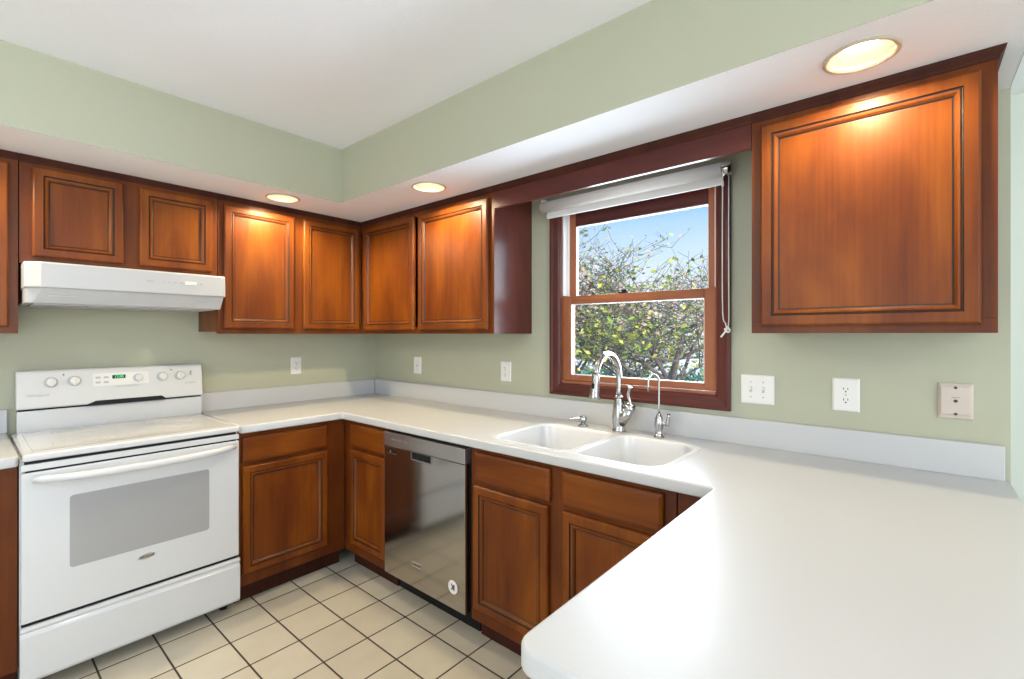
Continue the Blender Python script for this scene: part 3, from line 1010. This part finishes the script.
    dsp = MB().box(-1.590, -1.537, on(0, 1.150, 0.004).y, on(0, 1.150, -0.002).y, 1.141, 1.159).build('clock_display', 'display', cpo)
    dg_ = MB(); dg_.merge(text_mesh('12:00', 0.0165, (-1.5635, on(0, 1.150, 0.0046).y, 1.150), (1, 0, 0), (0, 0, 1)))
    dg_.build('clock_digits', 'digit', dsp)
    for bx in (-1.645, -1.614):
        for z in (1.150, 1.126):
            b = MB().prism([(p[0], p[1]) for p in rrect(bx - 0.010, bx + 0.010, z - 0.005, z + 0.005, 0.004)], 'y', on(0, z, 0.0045).y, on(0, z, 0.0).y)
            b.build('key', 'knobgrey', cpo)
    for x, z in ((-1.770, 1.172), (-1.340, 1.172)):
        MB().lathe([(0.0035, 0), (0.0035, 0.002)], on(x, z, 0.0), nrm, n=12).build('indicator_lamp', 'slot', cpo)
    sw = MB().box(-1.252, -1.244, on(0, 1.15, 0.008).y, on(0, 1.15, -0.002).y, 1.138, 1.164, bev=0.002).build('oven_light_switch', 'knobgrey', cpo)
    for s, x, z, sz in (('Whirlpool', -1.858, 1.082, 0.018), ('AccuBake', -1.255, 1.096, 0.012), ('SELF-CLEANING OVEN', -1.53, 1.100, 0.009)):
        m = MB(); m.merge(text_mesh(s, sz, on(x, z, 0.001), (1, 0, 0), upv))
        m.build('panel_lettering', 'grey', cpo)
    return t


stove()


# ------------------------------------------------------------------ range hood
def hood():
    X0, X1 = -1.926, -1.204
    t = thing('range_hood', ((X0 + X1) / 2, -0.25, 1.49), 'white under-cabinet range hood above the range', 'range hood')
    zt, zm, zb = 1.664, 1.560, 1.496
    yf, ch = -0.478, 0.045

    def ringpts(y_front, z, inset, chf):
        return [(X0 + inset, -G, z), (X0 + inset, y_front + chf, z), (X0 + inset + chf, y_front, z), (X1 - inset - 0.006, y_front, z), (X1 - inset, y_front + 0.006, z), (X1 - inset, -G, z)]
    R0 = ringpts(yf + 0.005, zt, 0, ch)
    R1 = ringpts(yf, zt - 0.008, 0, ch)
    R2 = ringpts(yf - 0.004, zm, 0, ch)
    R3 = ringpts(yf + 0.012, zm - 0.006, 0.004, ch)
    R4 = ringpts(yf + 0.060, zb, 0.004, 0.02)
    m = MB()
    rs = [[m.bm.verts.new(p) for p in r] for r in (R0, R1, R2, R3, R4)]
    for a, b in zip(rs, rs[1:]):
        for i in range(6):
            m.bm.faces.new((a[i], a[(i + 1) % 6], b[(i + 1) % 6], b[i]))
    m.bm.faces.new(rs[0])
    m.bm.faces.new(rs[-1][::-1])
    m.build('shell', 'hood_enamel_dimmed', t, bevel=0.003)
    MB().box(X0 + 0.03, X1 - 0.03, yf + 0.08, -0.04, zb - 0.006, zb - 0.0004).build('filter', 'grey', t, bevel=0.001)
    for x in (-1.72, -1.5):
        MB().lathe([(0.008, 0), (0.008, 0.006)], (x, yf + 0.09, zb - 0.012), n=14).build('filter_latch', 'screw', t)
    # controls printed and set in the front face
    yy = yf - 0.003
    MB().box(-1.385, -1.335, yy - 0.005, yy + 0.004, 1.606, 1.622, bev=0.002).build('rocker_switch', 'plate', t)
    for x, w in ((-1.532, 0.024), (-1.470, 0.004), (-1.450, 0.004), (-1.428, 0.010), (-1.402, 0.012), (-1.318, 0.010)):
        MB().box(x, x + w, yy - 0.0008, yy + 0.003, 1.612, 1.617).build('control_mark', 'grey', t)
    # two small vent slots in the lower slanted lip
    for x, w in ((-1.862, 0.09), (-1.36, 0.09)):
        s = MB()
        for k in range(2):
            z = 1.540 - k * 0.012
            y = yf + 0.012 + (zm - 0.006 - z) / (zm - 0.006 - zb) * 0.048
            s.box(x, x + w, y - 0.0012, y + 0.003, z - 0.0028, z)
        s.build('vent_slot', 'grey', t)


hood()


# ------------------------------------------------------------------ dishwasher
def dishwasher():
    Y0, Y1, XF = -1.662, -1.052, -0.640
    t = thing('dishwasher', (-0.33, (Y0 + Y1) / 2, 0), 'stainless steel built-in dishwasher below the worktop', 'dishwasher')
    MB().box(-0.60, -0.03, Y0 - 0.009, Y1 - 0.002, 0.118, 0.868).build('tub_body', 'black', t)
    d = MB().box(XF, -0.601, Y0, Y1 - 0.001, 0.118, 0.786, bev=0.002).build('door_panel', 'steel', t)
    c = MB().box(XF - 0.001, -0.601, Y0, Y1 - 0.001, 0.7875, 0.857, bev=0.002).build('control_strip', 'steel_light', t)
    # pocket handle: dark recess with a bright lip
    h = MB().box(XF - 0.0015, XF + 0.01, -1.432, -1.286, 0.750, 0.783, bev=0.001).build('pocket_handle', 'black', d)
    MB().box(XF - 0.004, XF + 0.002, -1.436, -1.282, 0.745, 0.750).box(XF - 0.004, XF + 0.002, -1.436, -1.432, 0.750, 0.783).box(XF - 0.004, XF + 0.002, -1.286, -1.282, 0.750, 0.783).build('handle_lip', 'steel_light', h)
    v = MB().box(XF - 0.002, XF + 0.004, -1.155, -1.085, 0.748, 0.751).build('indicator_window', 'steel_light', d)
    MB().box(XF - 0.0012, XF + 0.004, -1.150, -1.09, 0.7515, 0.769).build('indicator_glass', 'black', v)
    MB().lathe([(0.003, 0), (0.003, 0.001)], (XF - 0.0012, -1.108, 0.760), (-1, 0, 0), n=10).build('indicator_light', 'sticker', v)
    for i in range(9):
        m = MB()
        y = -1.13 - i * 0.052
        m.merge(text_mesh(('Hi Temp', 'Normal', 'Heavy', 'Light', 'Rinse', 'Dry', 'Lock', 'Cancel', 'Start')[i], 0.010, (XF - 0.0015, y, 0.824), (0, -1, 0), (0, 0, 1)))
        m.build('control_lettering', 'grey', c)
    b = MB().box(XF - 0.002, XF + 0.002, -1.357, -1.288, 0.222, 0.246, bev=0.0006).build('badge', 'badge', d)
    q = MB(); q.merge(text_mesh('KitchenAid', 0.0135, (XF - 0.0026, -1.3225, 0.234), (0, -1, 0), (0, 0, 1)))
    q.build('badge_lettering', 'black', b)
    s = MB().lathe([(0.031, 0), (0.031, 0.0008)], (XF - 0.0002, -1.583, 0.217), (-1, 0, 0), n=32).build('sticker', 'sticker', d)
    s['label'] = 'round white sticker with a dark mark'
    k = MB()
    k.prism([(-1.595, 0.203), (-1.588, 0.203), (-1.586, 0.213), (-1.578, 0.202), (-1.571, 0.204), (-1.579, 0.217), (-1.570, 0.230), (-1.578, 0.231), (-1.586, 0.221), (-1.588, 0.230), (-1.595, 0.230)], 'x', XF - 0.0016, XF - 0.0006)
    k.build('sticker_mark', 'slot', s)
    MB().box(-0.545, -0.03, Y0 + 0.0, Y1 - 0.002, 0.001, 0.1165).build('toe_panel', 'black', t)
    MB().box(-0.606, -0.601, Y0 - 0.011, Y0 - 0.001, 0.1, 0.868).build('side_gap_strip', 'black', t)


dishwasher()


# ------------------------------------------------------------------ roller blind
def blind():
    t = thing('roller_blind', (-0.05, -2.12, 2.0), 'white rolled-up roller blind over the window top', 'blind')
    xr, zr, rr = -0.057, 2.047, 0.028
    ya, yb_ = -1.656, -2.578
    MB().lathe([(rr * 0.5, 0), (rr, 0.0), (rr, abs(yb_ - ya)), (rr * 0.5, abs(yb_ - ya))], (xr, ya, zr), (0, -1, 0), n=32).build('fabric_roll', 'blind', t)
    MB().box(xr + rr - 0.004, xr + rr - 0.002, yb_ + 0.004, ya - 0.012, 1.998, zr).box(xr + rr - 0.009, xr + rr + 0.004, yb_ + 0.004, ya - 0.012, 1.990, 2.010, bev=0.003).build('hem_bar', 'blind', t)
    MB().box(xr + 0.0, -0.021, ya - 0.01, ya + 0.006, 2.074, 2.09, bev=0.001).box(xr - 0.008, -0.021, ya + 0.0006, ya + 0.004, 2.03, 2.09).build('bracket', 'vinyl', t)
    b2 = MB().lathe([(0.012, -0.002), (0.029, 0.0), (0.031, 0.004), (0.031, 0.024), (0.026, 0.034), (0.012, 0.038)], (xr, yb_ - 0.001, zr), (0, -1, 0), n=24)
    b2.box(xr, -0.0015, yb_ - 0.012, yb_ - 0.008, 2.02, 2.075)
    b2.build('clutch', 'chrome', t)
    # hanging cord loop with a knot
    yc = yb_ - 0.012
    za, zb = 2.03, 1.385
    m = MB()
    m.tube([(xr - 0.027, yc + 0.003, za), (xr - 0.028, yc + 0.004, 1.75), (xr - 0.027, yc + 0.003, 1.46), (xr - 0.020, yc - 0.006, zb + 0.025), (xr - 0.012, yc - 0.010, zb)], 0.0022, n=8, smooth_n=4)
    m.tube([(xr + 0.024, yc - 0.006, za), (xr + 0.024, yc - 0.006, 1.75), (xr + 0.02, yc - 0.008, 1.46), (xr + 0.0, yc - 0.012, zb + 0.025), (xr - 0.010, yc - 0.012, zb)], 0.0022, n=8, smooth_n=4)
    co = m.build('pull_cord', 'vinyl', t)
    MB().tube([(xr - 0.022, yc - 0.003, zb + 0.004), (xr - 0.006, yc - 0.010, zb - 0.010), (xr + 0.004, yc - 0.016, zb - 0.002), (xr - 0.006, yc - 0.008, zb + 0.012), (xr - 0.014, yc - 0.004, zb - 0.006), (xr - 0.026, yc + 0.010, zb - 0.030)], 0.004, n=8, smooth_n=4).build('knot', 'vinyl', co)
    MB().lathe([(0.002, 0), (0.005, 0.004), (0.005, 0.022), (0.002, 0.026)], (xr - 0.027, yc + 0.003, 1.965), (0, 0, 1), n=12).build('cord_connector', 'vinyl', co)


blind()


# ------------------------------------------------------------------ wall plates
def plate(name, label, cat, wall, a, z, w, h, kind, mat='plate', group=None):
    """wall 'back': a is x; wall 'right': a is y. (w,h) plate size"""
    if wall == 'right':
        P = lambda u, zz, off: (-off, a - u, zz)       # u to the viewer's right
    else:
        P = lambda u, zz, off: (a + u, -off, zz)
    t = thing(name, P(0, z - h / 2, 0), label, cat, group)
    pr = [(0, 0.0006), (0, 0.003), (0.004, 0.0065), (0.008, 0.007)]
    m = MB()
    rings = []
    for ins, th in pr:
        rings.append([m.bm.verts.new(P(sx_ * (w / 2 - ins), z + sz_ * (h / 2 - ins), th)) for sx_, sz_ in ((-1, -1), (1, -1), (1, 1), (-1, 1))])
    for p, q in zip(rings, rings[1:]):
        for i in range(4):
            m.bm.faces.new((p[i], p[(i + 1) % 4], q[(i + 1) % 4], q[i]))
    m.bm.faces.new(rings[-1]); m.bm.faces.new(rings[0][::-1])
    m.build('cover_plate', mat, t)
    nd = (-1, 0, 0) if wall == 'right' else (0, -1, 0)

    def bx(mb, u, zz, hw, hh, o0, o1):
        p, q = P(u - hw, zz - hh, o0), P(u + hw, zz + hh, o1)
        mb.box(p[0], q[0], p[1], q[1], p[2], q[2])
        return mb
    if kind == 'duplex':
        for s in (-1, 1):
            zc = z + s * 0.0195
            so = MB()
            pts = rrect(-0.0165, 0.0165, -0.0135, 0.0135, 0.010)
            so.faces([P(p[0], zc + p[1], 0.009) for p in pts] + [P(p[0], zc + p[1], 0.006) for p in pts],
                     [tuple(range(len(pts)))] + [(i, (i + 1) % len(pts), (i + 1) % len(pts) + len(pts), i + len(pts)) for i in range(len(pts))])
            so_ = so.build('socket', mat, t)
            sl = MB()
            bx(sl, -0.0063, zc + 0.003, 0.0012, 0.0042, 0.0085, 0.0094)
            bx(sl, 0.0063, zc + 0.003, 0.0012, 0.0036, 0.0085, 0.0094)
            sl.lathe([(0.0028, 0), (0.0028, 0.0006)], P(0, zc - 0.0075, 0.0088), nd, n=10)
            sl.build('socket_slots', 'slot', so_)
        MB().lathe([(0.0025, 0), (0.0025, 0.0014)], P(0, z, 0.0065), nd, n=10).build('screw', 'screw', t)
    elif kind.startswith('switch'):
        offs = (-0.023, 0.023) if kind == 'switch2' else (0,)
        for u in offs:
            s = bx(MB(), u, z, 0.005, 0.012, 0.0066, 0.0078).build('switch_slot', 'knobgrey', t)
            l = MB()
            p = P(u, z + 0.004, 0.012)
            l.box(min(P(u - 0.0035, 0, 0.007)[0], P(u + 0.0035, 0, 0.017)[0]), max(P(u - 0.0035, 0, 0.007)[0], P(u + 0.0035, 0, 0.017)[0]),
                  min(P(u - 0.0035, 0, 0.007)[1], P(u + 0.0035, 0, 0.017)[1]), max(P(u - 0.0035, 0, 0.007)[1], P(u + 0.0035, 0, 0.017)[1]), z + 0.0, z + 0.009, bev=0.001)
            l.build('toggle', mat, t)
            for dz in (-0.030, 0.030):
                MB().lathe([(0.0028, 0), (0.0028, 0.0012)], P(u, z + dz, 0.0066), nd, n=10).build('screw', 'screw', t)
    elif kind == 'phone':
        bx(MB(), 0, z + 0.002, 0.036, 0.046, 0.006, 0.013).build('jack_cover', mat, t, bevel=0.002)
        s = bx(MB(), 0, z + 0.012, 0.010, 0.0015, 0.0132, 0.0142).build('jack_ridge', 'screw', t)
        MB().lathe([(0.0052, 0), (0.0052, 0.0012)], P(0, z + 0.001, 0.0128), nd, n=14).build('jack_socket', 'slot', t)
        for dz in (-0.041, 0.044):
            MB().lathe([(0.0045, 0), (0.0045, 0.0014)], P(0, z + dz, 0.0126), nd, n=12).build('screw', 'slot', t)
    return t


plate('electrical_outlet', 'white outlet on the green wall behind the counter beside the range', 'outlet', 'back', -0.618, 1.155, 0.072, 0.116, 'duplex')
plate('light_switch', 'white single plate on the window wall, nearest the room corner', 'light switch', 'right', -0.520, 1.150, 0.080, 0.118, 'switch1')
plate('electrical_outlet', 'white outlet between the corner cabinet and the window', 'outlet', 'right', -1.345, 1.147, 0.080, 0.118, 'duplex')
plate('light_switch', 'white double light switch immediately right of the window', 'light switch', 'right', -2.696, 1.143, 0.124, 0.118, 'switch2')
plate('electrical_outlet', 'white duplex outlet below the large right wall cabinet', 'outlet', 'right', -2.990, 1.146, 0.082, 0.122, 'duplex')
plate('phone_jack', 'beige phone jack plate near the end of the window wall', 'phone jack', 'right', -3.281, 1.150, 0.084, 0.116, 'phone', 'plate_beige')


# ------------------------------------------------------------------ recessed lights
def can(x, y, label, watts=33):
    t = thing('recessed_light', (x, y, ZS - 0.008), label, 'ceiling light', 'recessed soffit lights')
    MB().lathe([(0.0735, 0.001), (0.0765, -0.004), (0.082, -0.006), (0.088, -0.003), (0.0885, -0.0006), (0.0735, -0.0006)], (x, y, ZS), n=40, cap=False).build('trim_ring', 'trimring', t)
    MB().lathe([(0.0735, -0.0004), (0.071, 0.02), (0.066, 0.05), (0.055, 0.075), (0.004, 0.078)], (x, y, ZS), n=40, cap=False).build('reflector', 'reflector', t)
    MB().lathe([(0.030, 0.072), (0.045, 0.055), (0.0475, 0.042), (0.040, 0.032), (0.020, 0.027), (0.003, 0.026)], (x, y, ZS), n=32, cap=False).build('bulb', 'bulb', t)
    l = light('recessed_lamp', 'SPOT', (x, y, ZS), (0, 0, -1), watts, (1.0, 0.82, 0.52), spot_size=R(166), spot_blend=0.5, shadow_soft_size=0.035)
    l.parent = t
    l.location = (0, 0, 0.004)
    return t


can(-0.925, -0.504, 'round lit recessed light above the corner-side cabinet of the back wall')
can(-0.525, -1.276, 'round lit recessed light above the cabinet left of the window')
can(-0.503, -3.068, 'round lit recessed light above the large right wall cabinet', 23)
can(-2.34, -0.504, 'round lit recessed light above the far left wall cabinet')


M['shade'] = plain('fill_lamp_shade', (0.9, 0.9, 0.9), 0.4, emit=(1.0, 0.98, 0.95), estr=2.0)  # glowing shade of the added fill lamps


def fill_lamp(x, y, label, watts):  # unseen lamp added as fill to brighten counter and walls
    cl = thing('fill_lamp', (x, y, ZC - 0.09), label, 'ceiling light')
    MB().lathe([(0.17, 0.09), (0.17, 0.07), (0.16, 0.068), (0.01, 0.068)], (x, y, ZC - 0.0905), n=40).build('lamp_base', 'vinyl', cl)
    MB().lathe([(0.155, 0.067), (0.15, 0.04), (0.12, 0.018), (0.06, 0.004), (0.004, 0.0)], (x, y, ZC - 0.0905), n=40).build('lamp_shade', 'shade', cl)
    ll = light('fill_lamp_light', 'POINT', (0, 0, -0.16), (0, 0, -1), watts, (0.92, 0.965, 1.0), shadow_soft_size=0.15)
    ll.parent = cl
    ll.location = (0, 0, -0.16)


fill_lamp(-3.1, -1.9, 'added flush fill lamp over the kitchen floor, out of view', 22)
fill_lamp(-1.3, -4.9, 'added flush fill lamp in the open room beyond the counter, out of view', 16)

# ------------------------------------------------------------------ outside: ground, tree, hedge
struct('ground', MB().box(-10, 60, -50, 50, -0.55, -0.5), 'ground', origin=(0, 0, 0))


def tree():
    rnd = random.Random(5)
    t = thing('leafy_tree', (5.2, 0.2, -0.5), 'spreading tree with thin branches and yellow-green leaves outside the window', 'tree')
    br = MB()
    tips = []

    def grow(p, d, length, rad, depth):
        pts, rads = [p.copy()], [rad]
        n = 5
        for i in range(n):
            d = (d + Vector((rnd.uniform(-1, 1), rnd.uniform(-1, 1), rnd.uniform(-0.5, 0.7))) * 0.22).normalized()
            p = p + d * (length / n)
            pts.append(p.copy())
            rads.append(rad * (1 - 0.55 * (i + 1) / n))
        br.tube(pts, rads, n=5 if depth > 1 else 7)
        if depth >= 3:
            tips.extend(pts[1:])
        if depth == 5:
            return
        kids = (4, 4, 4, 3, 3)[depth]
        for k in range(kids):
            i = rnd.randint(2, n)
            a = rnd.uniform(0, 2 * PI)
            side = Vector((math.cos(a), math.sin(a), rnd.uniform(-0.35, 0.55)))
            nd = (d * 0.55 + side * 0.85).normalized()
            grow(pts[i].copy(), nd, length * rnd.uniform(0.6, 0.82), max(0.004, rads[i] * 0.7), depth + 1)
    base_ = Vector((5.2, 0.2, -0.5))
    for k in range(4):
        a = 2 * PI * k / 4 + 0.5
        grow(base_ + Vector((math.cos(a) * 0.06, math.sin(a) * 0.06, 0)), Vector((math.cos(a) * 0.55, math.sin(a) * 0.75, 0.85)).normalized(), 2.0, 0.075, 0)
    b = br.build('branches', 'bark', t)
    b['label'] = 'bare grey-brown twigs and branches'
    lf = MB()
    for p in tips:
        hz = (p.z - 0.2) / 2.6
        cnt = (1 if rnd.random() < 0.82 else 0) if hz < 0.5 else (1 if rnd.random() < 0.52 - 0.22 * hz else 0)
        for _ in range(cnt):
            q = p + Vector((rnd.gauss(0, 0.07), rnd.gauss(0, 0.07), rnd.gauss(0, 0.06)))
            s = rnd.uniform(0.025, 0.050)
            ax = Vector((rnd.uniform(-1, 1), rnd.uniform(-1, 1), rnd.uniform(-1, 0.3))).normalized()
            sd_ = ax.orthogonal().normalized()
            sd_ = Matrix.Rotation(rnd.uniform(0, 2 * PI), 3, ax) @ sd_
            nn = ax.cross(sd_)
            w_ = s * 0.55
            vs = [q, q + ax * s + sd_ * w_ + nn * w_ * 0.25, q + ax * s * 2, q + ax * s - sd_ * w_ + nn * w_ * 0.25]
            r = rnd.random()
            if hz < 0.5:
                mi = 0 if r < 0.42 else (1 if r < 0.80 else (2 if r < 0.94 else 3))
            else:
                mi = 3 if r < 0.34 else (0 if r < 0.62 else (1 if r < 0.86 else 2))
            lf.faces(vs, [(0, 1, 2), (0, 2, 3)], mi)
    l = lf.build('foliage', LEAF, t)
    tag(l, kind='stuff')
    print('tree tips', len(tips))


tree()


def hedge():
    rnd = random.Random(9)
    m = MB()
    for i in range(5200):
        y = rnd.uniform(-4.0, 9.0)
        z = -0.5 + 0.95 * rnd.random() ** 0.7
        x = 8.6 + rnd.gauss(0, 0.25)
        q = Vector((x, y, z + 0.05 * math.sin(y * 3)))
        ax = Vector((rnd.uniform(-1, 1), rnd.uniform(-1, 1), rnd.uniform(-0.6, 1))).normalized()
        s = rnd.uniform(0.06, 0.12)
        sd_ = ax.orthogonal().normalized() * s * 0.5
        m.faces([q, q + ax * s + sd_, q + ax * s * 2, q + ax * s - sd_], [(0, 1, 2), (0, 2, 3)])
    o = m.build('hedge', 'hedge')
    tag(o, 'low blue-green hedge behind the tree outside the window', 'hedge', kind='stuff')


hedge()
